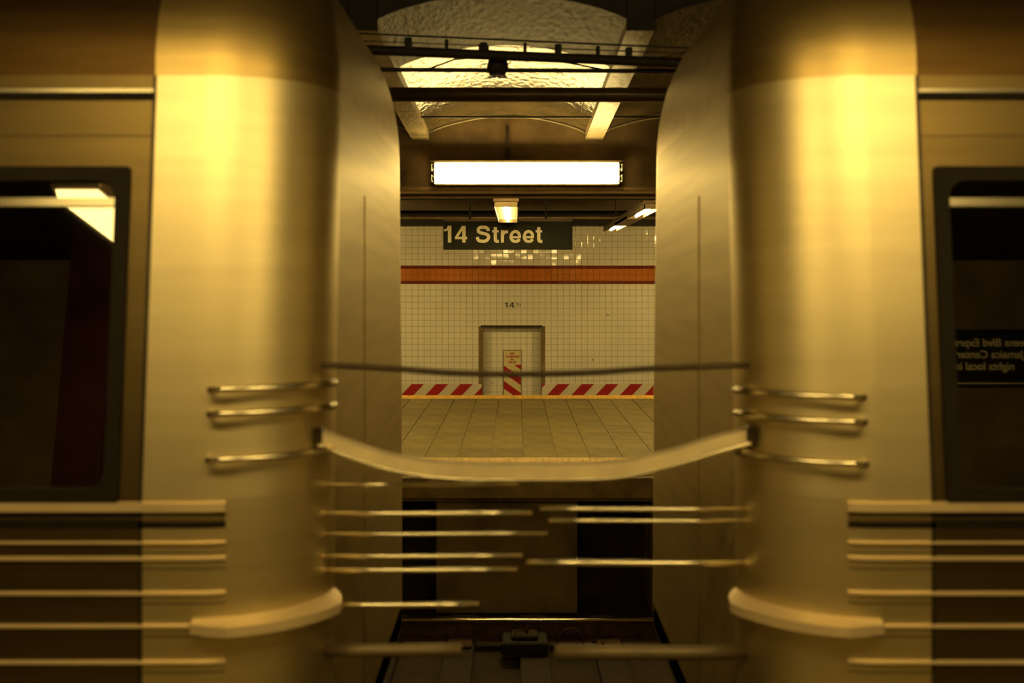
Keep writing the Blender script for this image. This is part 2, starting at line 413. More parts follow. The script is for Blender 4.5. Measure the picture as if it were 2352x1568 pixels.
# track bed
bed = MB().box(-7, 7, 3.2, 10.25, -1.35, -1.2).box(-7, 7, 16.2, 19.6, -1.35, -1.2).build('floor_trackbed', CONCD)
tag(bed, 'dark sooty trackbed below platform level', kind='structure')
ZR = -.97
def rail(y, x0=-6.8, x1=6.8, lab='', grp=None):
    o = empty('rail', (0, y, ZR - .16), label=lab, cat='rail', group=grp)
    prof = [(-.068, 0), (.068, 0), (.068, .012), (.009, .028), (.009, .115), (.033, .125), (.033, .15), (-.033, .15), (-.033, .125), (-.009, .115), (-.009, .028), (-.068, .012)]
    MB().loftpoly([[(x, a, b) for a, b in prof] for x in (x0, x1)]).build('rail_body', RAILM, o)
    MB().loftpoly([[(x, .036 * math.cos(a), .146 + .016 * math.sin(a)) for a in [math.pi * i / 12 for i in range(13)]] for x in (x0, x1)], smooth=True).build('rail_head', RAILT, o)
    return o
YR = 2.57 * F / (1418 - HZ)
rail(YR, lab='polished running rail nearest the far platform edge')
rail(YR - 1.46, lab='running rail of the empty middle track, next to the passing train')
rail(4.03, lab='running rail under the train, on the camera side'); rail(5.49, lab='running rail under the train, on its far side')
rail(17.0, lab='running rail between the far platform and the tiled wall, platform side'); rail(18.45, lab='running rail at the foot of the tiled wall')
def ties(y0, y1):
    me = MB().box(-.11, .11, -(y1 - y0) / 2, (y1 - y0) / 2, -.08, 0, .01).mesh('tie', WOODT)
    for k in range(-11, 12): link('tie', me, bed, (k * .56 + .14, (y0 + y1) / 2, ZR - .16 + random.uniform(-.003, 0)))
ties(6.95, 9.5); ties(3.5, 6.05)
tpm = MB().box(-.09, .09, -.14, .14, 0, .018, .004).tube([(-.05, -.1, .018), (-.05, -.1, .04)], .012, 6).tube([(.05, .1, .018), (.05, .1, .04)], .012, 6).mesh('tie_plate', RAILM)
for k in range(-8, 9):
    for yy in (YR - .105, YR - 1.34): link('tie_plate', tpm, bed, (k * .56 + .14, yy, ZR - .16))
bx = empty('track_box', (PX(1205, 8.55), 8.55, ZR - .16), label='low dark iron box on the ties in front of the bright rail', cat='track box')
MB().box(-.17, .17, -.13, .13, 0, .10, .012).build('box_body', BLACKM, bx)
MB().box(-.10, .10, -.08, .08, .10, .135, .01).build('lid', DARKM, bx)
MB().tube([(.02, 0, .13), (.02, 0, .2)], [.012, .003], 8).build('pin', RAILM, bx)
MB().tube([(-.07, -.05, .13), (-.07, -.05, .16), (-.03, -.05, .17), (.01, -.05, .16)], .006, 6).build('handle', RAILM, bx)
lp = MB().tube([(PX(1310, 8.6) + .10 * math.cos(a), 8.6, ZR - .14 + .13 * math.sin(a)) for a in [i * math.pi / 14 for i in range(15)]], .008, 8).build('cable_loop', RAILM)
tag(lp, 'small loop of bare cable arching over the ties right of the dark box', 'cable')

# --- vaulted ceiling over the far tracks
ceil = MB().box(-7, 7, YA, YB, 3.30, 3.40).build('ceiling', CONCD)
tag(ceil, 'shallow brick-arch vaults of crinkled paint between soffit beams over the tracks', kind='structure')
XB0 = -.885; BW = .148; BP = 1.474
def lerp(a, b, t): return a + (b - a) * t
for k in range(-3, 5):
    xb = XB0 + k * BP
    # beam, rising slightly towards the camera
    za, zb2 = 2.93, 2.80
    P = lambda y, z_: [(xb, y, z_), (xb + BW, y, z_), (xb + BW, y, 3.30), (xb, y, 3.30)]
    MB().loftpoly([P(YA, za), P(YB, zb2)]).build('soffit_beam', SOFFIT, ceil)
    MB().box(xb - .004, xb + BW + .004, YA - .02, YA, za - .003, 3.30).build('beam_end', BLACKM, ceil)  # shade of the unlit end face put into its black
    if k == 4: break
    xl, xr = xb + BW, xb + BP
    n = 20; m_ = 16
    vs = []; fs = []
    for j in range(m_ + 1):
        t = j / m_; y = lerp(YA, YB, t); zs = lerp(2.985, 2.868, t)
        for i in range(n + 1):
            u = i / n; h = .138 * math.sin(math.pi * u) ** .8 if 0 < u < 1 else 0
            vs.append((lerp(xl, xr, u), y, zs + h))
    for j in range(m_):
        for i in range(n): a = j * (n + 1) + i; fs.append((a, a + n + 1, a + n + 2, a + 1))
    js = 5 * n
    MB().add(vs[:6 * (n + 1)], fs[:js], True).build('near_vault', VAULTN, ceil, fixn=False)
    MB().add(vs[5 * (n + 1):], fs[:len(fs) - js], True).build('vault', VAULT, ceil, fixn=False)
    # lit bead where the vault meets the fascia
    MB().tube([(lerp(xl, xr, i / n), YB - .012, 2.868 + (.138 * math.sin(math.pi * i / n) ** .8 if 0 < i < n else 0) - .008) for i in range(n + 1)], .009, 6).build('arch_bead', SOFFIT, ceil)
    # girder web above the arch, its unlit face put into the black colour
    A = []
    for i in range(n + 1):
        u = i / n; h = .138 * math.sin(math.pi * u) ** .8 if 0 < u < 1 else 0
        A.append((lerp(xl, xr, u), 2.985 + h))
    vs = []; fs = []
    for y in (YA - .02, YA + .0):
        for (x, z_) in A: vs += [(x, y, z_), (x, y, 3.6)]
    M2 = 2 * (n + 1)
    for i in range(n):
        a = 2 * i; fs += [(a, a + 2, a + 3, a + 1), (M2 + a, M2 + a + 1, M2 + a + 3, M2 + a + 2), (a, M2 + a, M2 + a + 2, a + 2)]
    MB().add(vs, fs).build('girder_web', BLACKM, ceil)
fas = MB().box(-7, 7, YB, YB + .25, 2.40, 3.30).build('wall_fascia', FASCIA)
tag(fas, 'grimy plaster fascia above the far platform edge, behind the bright fluorescent lamp', kind='structure')
MB().box(-7, 7, YB - .05, YB + .27, PZ(440, YB), 2.40, .01).build('lower_flange', mat('flange_paint', (.30, .20, .10), .4, .2, .3, 5), fas)
MB().box(-7, 7, YB + .3, YB + .5, PZ(452, YB + .3), 2.62, .01).build('second_flange', mat('flange_paint_dark', (.12, .08, .035), .5, .2, .3, 5), fas)
MB().box(PX(1161, YB), PX(1170, YB), YB - .05, YB, 2.58, PZ(290, YB)).build('conduit', DARKM, fas)
c2 = MB().box(-7, 7, YB + .25, YW + .3, 2.80, 2.92).build('ceiling_platform', BLACKM)
tag(c2, 'low dark ceiling over the far platform', kind='structure')
MB().box(-7, 7, YW - .35, YW, PZ(519, YW) , 2.80).build('wall_head_beam', BLACKM, c2)
for (yy, hh) in ((11.6, .10), (14.9, .12), (17.2, .14)):
    MB().box(-7, 7, yy, yy + .22, 2.80 - hh, 2.80).build('cross_beam', mat('beam_soot', (.07, .045, .02), .5, .2, .3, 5), c2)

# ceiling services over the tracks
Yc = 5.98
tr = empty('cable_tray', (0, Yc, PZ(125, Yc)), label='black cable tray with upright brackets slung across the vault', cat='cable tray')
L0 = tuple(tr.location)
def line(px0, py0, px1, py1, Y, r, n=10, seg=8, sag=0):
    a = Vector((PX(px0, Y), Y, PZ(py0, Y))); b = Vector((PX(px1, Y), Y, PZ(py1, Y))); d = b - a
    a2 = a - d * 1.2; b2 = b + d * 1.2
    return MB().tube([a2.lerp(b2, i / seg) - Vector((0, 0, sag * math.sin(math.pi * i / seg))) for i in range(seg + 1)], r, n)
rel(line(880, 116, 1500, 142, Yc, .026), L0).build('tray_pipe', BLACKM, tr)
rel(line(880, 79, 1500, 107, Yc, .005, 6), L0).build('tray_wire', BLACKM, tr)
rel(line(880, 96, 1500, 120, Yc, .003, 6), L0).build('tray_wire', BLACKM, tr)
for i, (px, wd) in enumerate(((938, 16), (1026, 8), (1111, 17), (1206, 8), (1282, 16), (1373, 9), (1444, 15))):
    yt = 80 + (px - 880) / 620 * 28
    if i == 2: yt += 4
    rel(MB().box(PX(px - wd / 2, Yc), PX(px + wd / 2, Yc), Yc - .02, Yc + .02, PZ(yt + 38, Yc), PZ(yt + 4, Yc), .004), L0).build('bracket', BLACKM, tr)
rel(MB().box(PX(1099, Yc), PX(1123, Yc), Yc - .025, Yc + .025, PZ(116, Yc), PZ(103, Yc), .004), L0).build('clamp', BLACKM, tr)
jb = empty('hanging_box', (PX(1143, 6.08), 6.08, PZ(172, 6.08)), label='round black junction box hanging where two ceiling pipes cross', cat='junction box')
L0 = tuple(jb.location)
def jp(px, py, dy_=0): return Vector((PX(px, 6.08), 6.08 + dy_, PZ(py, 6.08)))
body = MB()
for (py0, py1, hw0, hw1) in ((128, 140, 15, 22), (140, 158, 22, 26), (158, 166, 26, 21), (166, 174, 21, 18)):
    rings = []
    for (py, hw) in ((py0, hw0), (py1, hw1)):
        c = jp(1143, py); R = hw * 6.08 / F
        rings.append([(c.x + R * math.cos(q * math.pi / 8), c.y + R * .8 * math.sin(q * math.pi / 8), c.z) for q in range(16)])
    body.loftpoly(rings, smooth=False)
rel(body, L0).build('box_body', BLACKM, jb)
rel(MB().tube([jp(1166 + 6 * math.cos(a), 141 + 6 * math.sin(a)) for a in [i * math.pi / 6 for i in range(13)]], .003, 6), L0).build('eye_ring', BLACKM, jb)
for i in range(4):
    c = jp(1124 + i * 12, 175)
    rel(MB().tube([c, c + Vector((0, 0, -.008))], .012, 8), L0).build('bolt', BLACKM, jb)
rel(MB().tube([jp(1117, 146), jp(1106, 148), jp(1100, 152), jp(1108, 153)], .004, 6), L0).build('wire_end', BLACKM, jb)
p = line(890, 160, 1470, 163, 6.09, .012).build('ceiling_pipe', BLACKM); tag(p, 'thin black pipe across the bright vault, running through the hanging box', 'pipe')
p = line(890, 217, 1480, 218, 7.2, .046, 20).build('ceiling_pipe', PIPEM); tag(p, 'thick brown pipe crossing the bright vault, the widest of the ceiling pipes', 'pipe')
p = line(960, 263, 1500, 263, 9.0, .008, 8, sag=.02).build('ceiling_cable', DARKM); tag(p, 'thin dark cable strung across the far end of the vault just above the arch', 'cable')
p = MB().tube([(PX(x, 6.2 + .3 * abs(i - 2)), 6.2 + .3 * abs(i - 2), PZ(y, 6.2 + .3 * abs(i - 2))) for i, (x, y) in enumerate(((985, 158), (1045, 136), (1150, 128), (1260, 136), (1420, 166)))], .005, 6).build('ceiling_cable', BLACKM)
tag(p, 'black cable bowed over the junction box between tray and thin pipe', 'cable')

# --- lamps
def wall_lamp():      # double-tube fluorescent on the fascia
    Yl = 9.6; xa, xb = PX(990, Yl), PX(1430, Yl)
    o = empty('fluorescent_lamp', ((xa + xb) / 2, YB - .05, PZ(396, Yl)), label='long twin-tube fluorescent lamp glowing white above the platform edge', cat='lamp')
    L = tuple(o.location)
    zt, zb_ = PZ(370, Yl), PZ(422, Yl)
    rel(MB().box(xa + .02, xb - .02, Yl + .06, YB + 0, zb_, zt, .006), L).build('reflector', REFL, o)
    rel(MB().box(xa - .02, xb + .02, Yl + .05, YB, zt, zt + .012), L).build('top_hood', DARKM, o)
    for py in (384, 409):
        zc = PZ(py, Yl)
        rel(MB().tube([(xa + .03, Yl, zc), (xb - .03, Yl, zc)], .019, 14), L).build('tube', T_EDGE, o)
        for s in (0, 1):
            xc = (xa, xb)[s]
            rel(MB().box(xc - .01 if s else xc, xc if s else xc + .01, Yl - .028, Yl + .06, zc - .028, zc + .028, .003), L).build('tube_holder', REFL, o)
            rel(MB().tube([(xc + (-.03 if s else .03), Yl, zc), (xc + (-.005 if s else .005), Yl, zc)], .02, 12), L).build('tube_cap', DARKM, o)
    return o
wall_lamp()
def slot_lamp(x, y0, y1, z_, w_, glow, lab, grp=None, segs=1, top=.12):
    o = empty('platform_lamp', (x, (y0 + y1) / 2, z_), label=lab, cat='lamp', group=grp)
    hw = w_ / 2; hl = (y1 - y0) / 2
    MB().box(-hw, hw, -hl, hl, .045, top, .006).build('housing', HOUSED, o)
    MB().box(-hw, -hw + .012, -hl, hl, 0, .045).box(hw - .012, hw, -hl, hl, 0, .045).box(-hw, hw, -hl, -hl + .015, -.0, .045).box(-hw, hw, hl - .015, hl, 0, .045).build('rim', HOUSE, o)
    MB().box(-hw + .012, hw - .012, -hl + .015, hl - .015, .036, .045).build('reflector', REFL, o)
    sl = (2 * hl - .06) / segs
    for s in range(segs):
        a = -hl + .03 + s * sl + .12 * (segs > 1); b = -hl + .03 + (s + 1) * sl - .12 * (segs > 1)
        if segs > 1: a, b = ((-2.2, -1.0), (.9, 2.35))[s]
        MB().tube([(0, a, .018), (0, b, .018)], .016, 12).build('tube', glow, o)
    for s in range(1, segs):
        yy = -hl + .03 + s * sl
        MB().box(-hw, hw, yy - .85, yy + .75, -.004, .03).build('cover_plate', HOUSE, o)
    MB().tube([(0, -hl * .6, top), (0, -hl * .6, max(top + .02, 2.80 - z_))], .01, 6).build('hanger', DARKM, o)
    MB().tube([(0, hl * .6, top), (0, hl * .6, max(top + .02, 2.80 - z_))], .01, 6).build('hanger', DARKM, o)
    return o
zl = PZ(475, 10.6)
slot_lamp(PX(1162, 10.6), 10.6, 13.45, zl, .235, T_SLOT, 'boxy slot lamp seen end-on in front of the station name sign', top=.11)
slot_lamp(1.29, 10.9, 15.95, zl, .17, T_SLOT, 'slim platform lamp with two lit openings right of the name sign', segs=2, top=.08)
# unseen slot lamps added behind the train to brighten the tiled wall
for xx in (-3.6, 4.2): slot_lamp(xx, 11.0, 13.8, zl, .235, T_FAR, 'unseen boxy slot lamp added over the far platform, behind the %s car' % ('left' if xx < 0 else 'right'), grp='added platform lamps')
for xa, xb in ((-4.2, -2.4), (2.7, 4.5)):  # unseen lamps added to throw side light on the wall
    o = empty('edge_lamp', ((xa + xb) / 2, 15.7, 2.62), label='unseen twin-tube lamp added near the tiled wall, behind the %s car' % ('left' if xa < 0 else 'right'), cat='lamp', group='added edge lamps')
    hl = (xb - xa) / 2
    MB().box(-hl, hl, -.11, .11, .03, .09, .008).build('housing', HOUSE, o)
    for yy in (-.05, .05): MB().tube([(-hl + .03, yy, 0), (hl - .03, yy, 0)], .017, 12).build('tube', T_FAR, o)
    for xx in (-hl * .6, hl * .6): MB().tube([(xx, 0, .09), (xx, 0, .19)], .01, 6).build('hanger', DARKM, o)
o = empty('platform_lamp', (.12, 10.45, 2.56), label='twin-tube lamp behind the fascia, mirrored as bright tiles under the name sign', cat='lamp')
MB().box(-1.02, 1.02, -.07, -.02, -.05, .12, .008).build('housing', HOUSE, o)
for zz in (-.01, .07): MB().tube([(-.98, .01, zz), (.98, .01, zz)], .018, 12).build('tube', T_BACK, o)
for xx in (-.7, .7): MB().tube([(xx, -.04, .12), (xx, -.04, .24)], .01, 6).build('hanger', DARKM, o)
# --- name sign
YS = 13.75
sg = empty('name_sign', (PX(1166, YS), YS, PZ(573, YS)), label='hanging black station name sign reading 14 Street in white letters', cat='sign')
L0 = tuple(sg.location)
rel(MB().box(PX(1018, YS), PX(1315, YS), YS, YS + .05, PZ(573, YS), PZ(507, YS), .005), L0).build('panel', SIGNB, sg)
rel(MB().box(PX(1018, YS), PX(1315, YS), YS - .004, YS + .054, PZ(508, YS), PZ(503, YS)), L0).build('top_rail', DARKM, sg)
ch = 38.5 * YS / F
letters('14', PX(1019.5, YS) - L0[0], PX(1073, YS) - L0[0], -.001, PZ(557, YS) - L0[2], ch, SIGNW, sg)
letters('Street', PX(1093, YS) - L0[0], PX(1246, YS) - L0[0], -.001, PZ(557, YS) - L0[2], ch, SIGNW, sg)
for px in (1079, 1254):
    rel(MB().tube([(PX(px, YS), YS + .02, PZ(505, YS)), (PX(px, YS), YS + .02, 2.80)], .014, 8), L0).build('hanger', BLACKM, sg)
p = MB().tube([(-7, 14.2, PZ(500, 14.2)), (7, 14.2, PZ(500, 14.2))], .016, 10).build('conduit', mat('conduit_paint', (.35, .25, .12), .4, .2, .3, 5)); tag(p, 'pale conduit running level above and behind the name sign', 'pipe')

# ================================================================ TRAIN
YCN = 4.72; HW = 1.42; TILT = math.tan(math.radians(6.4)); ZBELT = PZ(1150, 3.3); ZSH = 2.21
def halfw(z):
    if z <= ZBELT: return HW
    if z <= ZSH: return HW - (z - ZBELT) * TILT
    w0 = HW - (ZSH - ZBELT) * TILT; R = .50; t = min(1, (z - ZSH) / R)
    return w0 - R * (1 - math.sqrt(max(0, 1 - t * t)))
def endin(z):
    if z <= ZSH: return 0
    t = min(1, (z - ZSH) / .5); return .18 * (1 - math.sqrt(max(0, 1 - t * t)))
RC = .35; ARC = 12; YB0 = YCN
def outline(z, us, off=0.0):
    """plan outline of the body at height z as (u, y); u = distance behind the car's end"""
    hw_ = halfw(z) + off; e_ = endin(z) - off; r = RC + off
    pts = [(max(u, e_ + r + .001 * (j + 1)), YCN - hw_) for j, u in enumerate(reversed(us))][::-1]
    for i in range(ARC + 1):
        a = math.pi / 2 * i / ARC
        pts.append((e_ + r - r * math.sin(a), YCN - hw_ + r - r * math.cos(a)))
    for q in (.5,): pts.append((e_, YCN))
    for i in range(ARC, -1, -1):
        a = math.pi / 2 * i / ARC
        pts.append((e_ + r - r * math.sin(a), YCN + hw_ - r + r * math.cos(a)))
    pts += [(max(u, e_ + r + .001 * (j + 1)), YCN + hw_) for j, u in enumerate(reversed(us))]
    return pts
def make_car(s, xe, lab, wu, rungs, rods):
    car = empty('subway_car', (xe, YCN, 0), label=lab, cat='train car')
    def W(u, y, z): return (s * u, y - YCN, z)
    Lc = 6.6
    wins = [(wu, wu + 1.45), (wu + 3.2, wu + 4.65)]
    us = sorted({Lc, .50, *[round(v, 4) for w_ in wins for v in w_], wu + 1.75, wu + 2.9, RC + .001}, reverse=True)
    us = [u for u in us if u <= Lc]
    zw0, zw1 = PZ(1140, 3.32), PZ(392, 3.41)
    zlev = [-.12, .3, .62, ZBELT, zw0, zw1, ZSH]
    # lower and upper side shell
    O = [outline(z, us) for z in zlev]; n = len(O[0])
    vs = [W(p[0], p[1], zlev[i]) for i, P in enumerate(O) for p in P]; fs = []
    for i in range(len(zlev) - 1):
        for k in range(n - 1):
            if zlev[i] == zw0 and k < len(us) - 1:
                um = (us[k] + us[k + 1]) / 2
                if any(a < um < b for a, b in wins): continue
            fs.append((i * n + k, i * n + k + 1, (i + 1) * n + k + 1, (i + 1) * n + k))
    nf0 = len(us)
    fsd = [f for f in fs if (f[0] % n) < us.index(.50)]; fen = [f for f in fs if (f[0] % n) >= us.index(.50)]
    fef = [f for f in fen if nf0 + ARC <= (f[0] % n) < nf0 + ARC + 2]; fen = [f for f in fen if f not in fef]
    MB().add(vs, fef, False).build('end_panel', ENDM, car)
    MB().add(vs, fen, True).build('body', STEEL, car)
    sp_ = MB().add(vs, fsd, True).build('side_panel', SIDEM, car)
    for o_ in (car.children):
        import bmesh
        bm = bmesh.new(); bm.from_mesh(o_.data); bmesh.ops.delete(bm, geom=[v for v in bm.verts if not v.link_faces], context='VERTS'); bm.to_mesh(o_.data); bm.free()
    zr = [ZSH + .5 * math.sin(math.pi / 2 * i / 12) for i in range(13)]
    R = [outline(z, us) for z in zr]
    vs = [W(p[0], p[1], zr[i]) for i, P in enumerate(R) for p in P]; fs = []
    for i in range(len(zr) - 1):
        for k in range(n - 1): fs.append((i * n + k, i * n + k + 1, (i + 1) * n + k + 1, (i + 1) * n + k))
    half = n // 2
    top = (len(zr) - 1) * n
    for k in range(half): fs.append((top + k, top + k + 1, top + n - 2 - k, top + n - 1 - k))
    i50 = us.index(.50)
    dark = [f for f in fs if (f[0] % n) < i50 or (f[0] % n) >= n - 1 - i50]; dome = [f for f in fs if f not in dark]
    MB().add(vs, dark, True).build('roof', ROOFD, car); MB().add(vs, dome, True).build('roof_end_dome', ROOFM, car)
    for o_ in car.children:
        if o_.name.startswith('roof'):
            bm = bmesh.new(); bm.from_mesh(o_.data); bmesh.ops.delete(bm, geom=[v for v in bm.verts if not v.link_faces], context='VERTS'); bm.to_mesh(o_.data); bm.free()
    # floor
    P = outline(-.12, us); MB().loftpoly([[W(a, b, -.14) for a, b in P], [W(a, b, -.02) for a, b in P]]).build('floor_pan', DARKM, car)
    yside = lambda z: YCN - halfw(z)
    # sweeps that follow the outline
    def sweep(name, z, ks, off0, off1, h, m, top_taper=0, parent=car):
        """band standing proud of the shell between outline indices ks"""
        A = outline(z, us, off0); B = outline(z, us, off1)
        polys = [[W(*A[k], z - h / 2), W(*B[k], z - h / 2 + top_taper), W(*B[k], z + h / 2 - top_taper), W(*A[k], z + h / 2)] for k in ks]
        return MB().loftpoly(polys, smooth=False).build(name, m, parent)
    nf = len(us); side = list(range(0, us.index(.50) + 1)); arc0 = nf
    allk = list(range(0, n))
    sweep('gutter', PZ(222, 3.44), side, -.01, .014, .016, RUB)
    sweep('drip_rail', PZ(211, 3.45), side, -.01, .012, .010, STEELB)
    sweep('panel_seam', PZ(312, 3.42), side, -.004, .0015, .003, DARKM)
    sweep('belt_ledge', PZ(1163, 3.30), list(range(0, nf + 3)), -.01, .018, .032, SATIN, .004)
    sweep('belt_groove', PZ(1183, 3.30), list(range(0, nf + 3)), -.01, .003, .007, RUB)
    sweep('belt_bead', PZ(1190, 3.30), list(range(0, nf + 3)), -.01, .008, .008, STEELB, .003)
    sweep('belt_groove', PZ(1205, 3.30), list(range(0, nf + 3)), -.01, .003, .018, RUB)
    for py, h in ((1246, .014), (1282, .018), (1362, .018), (1437, .018), (1520, .018), (1600, .018)):
        sweep('rib', PZ(py, 3.3), list(range(0, nf + 3)), -.01, .012, h, SATIN, .006)
        sweep('seam', PZ(py + 24, 3.3), list(range(0, nf + 3)), -.01, .0015, .003, DARKM)
    # anti-climber shelf round the corner
    kk = list(range(nf - 1, nf + ARC + 1))
    kk = [k for k in kk if k < n]
    A = outline(.62, us, -.01); B = outline(.62, us, .075)
    za = PZ(1432, 3.3)
    polys = []
    for j, k in enumerate(kk):
        q = min(1, j / 3, (len(kk) - 1 - j) / 3); c = (A[k][0] + (B[k][0] - A[k][0]) * (.2 + .8 * q), A[k][1] + (B[k][1] - A[k][1]) * (.2 + .8 * q))
        polys.append([W(*A[k], za - .026), W(*c, za - .022), W(*c, za + .006), W(*A[k], za + .018)])
    MB().loftpoly(polys).build('anti_climber', SATIN, car)
    # grab rungs on the corner
    for py in rungs:
        z = PZ(py, 3.38); B = outline(z, us, .05); A = outline(z, us, -.005)
        ks = list(range(nf + 1, nf + 10))
        path = [W(*A[ks[0]], z)] + [W(*B[k], z) for k in ks] + [W(*A[ks[-1]], z)]
        MB().tube(path, .011, 10).build('grab_rung', STEELB, car)
    # corner seam posts
    for kx in (us.index(.50),):
        pts = []
        polys = []
        for z in [-.1, .3, ZBELT - .02, ZBELT + .03, 1.4, 1.8, ZSH]:
            A = outline(z, us, -.004); B = outline(z, us, .003); p0, p1 = A[kx], B[kx]; d = .006
            if kx < nf: polys.append([W(p0[0] - d, p0[1], z), W(p1[0] - d, p1[1], z), W(p1[0] + d, p1[1], z), W(p0[0] + d, p0[1], z)])
            else: polys.append([W(p0[0], p0[1] - d, z), W(p1[0], p1[1] - d, z), W(p1[0], p1[1] + d, z), W(p0[0], p0[1] + d, z)])
        MB().loftpoly(polys).build('corner_strip', DARKM, car)
    # windows
    def frame(u0, u1, z0, z1, wi, rad, m, name, parent, d0=-.014, d1=.02, ny=6):
        def rr(a0, a1, b0, b1, r):
            pts = []
            for (cx, cz, st) in ((a1 - r, b1 - r, 0), (a0 + r, b1 - r, 1), (a0 + r, b0 + r, 2), (a1 - r, b0 + r, 3)):
                for i in range(ny + 1):
                    a = math.pi / 2 * (st + i / ny); pts.append((cx + r * math.cos(a), cz + r * math.sin(a)))
            return pts
        Oo = rr(u0, u1, z0, z1, .012); In = rr(u0 + wi, u1 - wi, z0 + wi, z1 - wi, rad)
        N_ = len(Oo); vs = []
        for d in (d0, d1):
            for P_ in (Oo, In): vs += [W(a, yside(b) + d, b) for a, b in P_]
        fs = []
        for k in range(N_):
            q = (k + 1) % N_
            fs += [(k, q, N_ + q, N_ + k), (2 * N_ + k, 3 * N_ + k, 3 * N_ + q, 2 * N_ + q), (k, 2 * N_ + k, 2 * N_ + q, q), (N_ + k, N_ + q, 3 * N_ + q, 3 * N_ + k)]
        return MB().add(vs, fs).build(name, m, parent)
    for (a, b) in wins:
        f = frame(a - .02, b + .02, zw0 - .015, zw1 + .012, .042, .05, RUB, 'window', car)
        zm = PZ(464, 3.40)
        MB().add([W(u, yside(z) + d, z) for z in (zm - .012, zm + .012) for d in (-.006, .02) for u in (a, b)], [(0, 1, 5, 4), (2, 3, 7, 6), (0, 4, 6, 2), (1, 3, 7, 5), (0, 2, 3, 1), (4, 5, 7, 6)]).build('transom_bar', STEELB, f)
        for (z0, z1) in ((zw0, zm), (zm, zw1)):
            MB().add([W(u, yside(z) + d, z) for z in (z0, z1) for d in (.010, .016) for u in (a, b)], [(0, 1, 5, 4), (2, 3, 7, 6), (0, 4, 6, 2), (1, 3, 7, 5), (0, 2, 3, 1), (4, 5, 7, 6)]).build('pane', GLASS, f)
    # double doors between the windows
    for (a, b) in ((wu + 1.76, wu + 2.32), (wu + 2.33, wu + 2.89)):
        d = frame(a, b, .02, PZ(330, 3.42), .10, .03, STEEL, 'door_leaf', car, -.012, .004)
        MB().add([W(u, yside(z) - .004, z) for z in (.98, 1.78) for u in (a + .12, b - .12)] + [W(u, yside(z) + .002, z) for z in (.98, 1.78) for u in (a + .12, b - .12)],
                 [(0, 1, 3, 2), (4, 6, 7, 5), (0, 2, 6, 4), (1, 5, 7, 3), (0, 4, 5, 1), (2, 3, 7, 6)]).build('door_glass', GLASS, d)
    # end door facing the gap
    ed = MB().box(s * -.004, s * .0, -.36, .36, .03, 1.92).build('end_door', ENDM, car)
    # spring barrier rods reaching into the gap
    by = 3.56
    bar = MB().box(s * .03 - .012, s * .03 + .012, by - YCN - .02, by - YCN + .02, .36, 1.02, .004).build('barrier_bracket', STEEL, car)
    for (px, py, r_) in rods:
        z = PZ(py, by); x1 = PX(px, by) - xe
        pts = [(s * .03, by - YCN, z), (x1 * .3, by - YCN, z - .002), (x1 * .7, by - YCN, z - .001), (x1, by - YCN, z)]
        MB().tube(pts, r_, 10).build('barrier_rod', STEELB if r_ < .012 else HOUSE, bar)
    # truck
    tk = MB().box(s * .6, s * 3.0, -1.0, -.86, -.62, -.42, .02).box(s * .6, s * 3.0, .86, 1.0, -.62, -.42, .02).box(s * 1.6, s * 2.0, -.9, .9, -.55, -.14, .02).build('truck_frame', BLACKM, car)
    for u in (.95, 2.65):
        for y in (-.69, .77):
            c = s * u
            MB().tube([(c, y - .05, -.53), (c, y + .05, -.53)], .43, 28).tube([(c, y - .09, -.53), (c, y - .05, -.53)], .15, 16).build('wheel', RAILM, tk)
        MB().tube([(s * u, -.74, -.53), (s * u, .82, -.53)], .06, 10).build('axle', DARKM, tk)
    MB().tube([(s * .9, .0, -.34), (s * -.62 if s < 0 else s * -.62, .0, -.34)], .07, 12).box(s * -.50, s * -.60, -.14, .14, -.46, -.22, .02).build('coupler', BLACKM, car)
    return car
XL, XR = PX(936, 6.1), PX(1486, 6.1)
make_car(-1, XL, 'left stainless steel train car ending at the left of the gap', .58,
         (888, 942, 1043), ((1190, 1112, .007), (1222, 1178, .008), (1258, 1225, .006), (1200, 1276, .007), (1188, 1308, .008), (1100, 1388, .009), (1060, 1492, .020)))
make_car(1, XR, 'right stainless steel train car ending at the right of the gap', .555,
         (905, 960, 1052), ((1240, 1168, .007), (1260, 1195, .006), (1210, 1292, .010), (1275, 1497, .022)))
# sagging hose and strap between the two cars
def sagline(pts, Y):
    return [Vector((PX(x, Y), Y, PZ(y, Y))) for x, y in pts]
def catm(P, n=8):
    out = []
    for i in range(len(P) - 1):
        p0, p1, p2, p3 = P[max(i - 1, 0)], P[i], P[i + 1], P[min(i + 2, len(P) - 1)]
        for k in range(n):
            t = k / n; out.append(.5 * ((2 * p1) + (p2 - p0) * t + (2 * p0 - 5 * p1 + 4 * p2 - p3) * t * t + (3 * p1 - p0 - 3 * p2 + p3) * t ** 3))
    return out + [P[-1]]
hs = catm(sagline([(738, 838), (900, 846), (1040, 856), (1200, 859), (1360, 855), (1500, 846), (1722, 838)], 3.52))
h_ = MB().tube(hs, .0095, 12).build('coupling_hose', DARKM); tag(h_, 'dark hose sagging slightly across the gap between the cars', 'hose')
st = catm(sagline([(733, 1004), (800, 1030), (900, 1062), (1020, 1080), (1200, 1084), (1400, 1080), (1520, 1058), (1640, 1022), (1722, 1000)], 3.52))
polys = []
for i, p_ in enumerate(st):
    hh = .024; a = Vector((0, 0, hh)); polys.append([p_ + a + Vector((0, .02, .004)), p_ + a * .9 + Vector((0, -.012, 0)), p_ - a + Vector((0, -.02, 0)), p_ - a * 1.05 + Vector((0, .012, 0))])
sb = empty('gap_strap', tuple(st[len(st) // 2]), label='broad pale steel strap sagging across the gap between the cars', cat='strap')
L0 = tuple(sb.location)
rel(MB().loftpoly(polys), L0).build('band', mat('dull_steel_strap', (.82, .68, .42), .42, .6, .15, 8), sb)
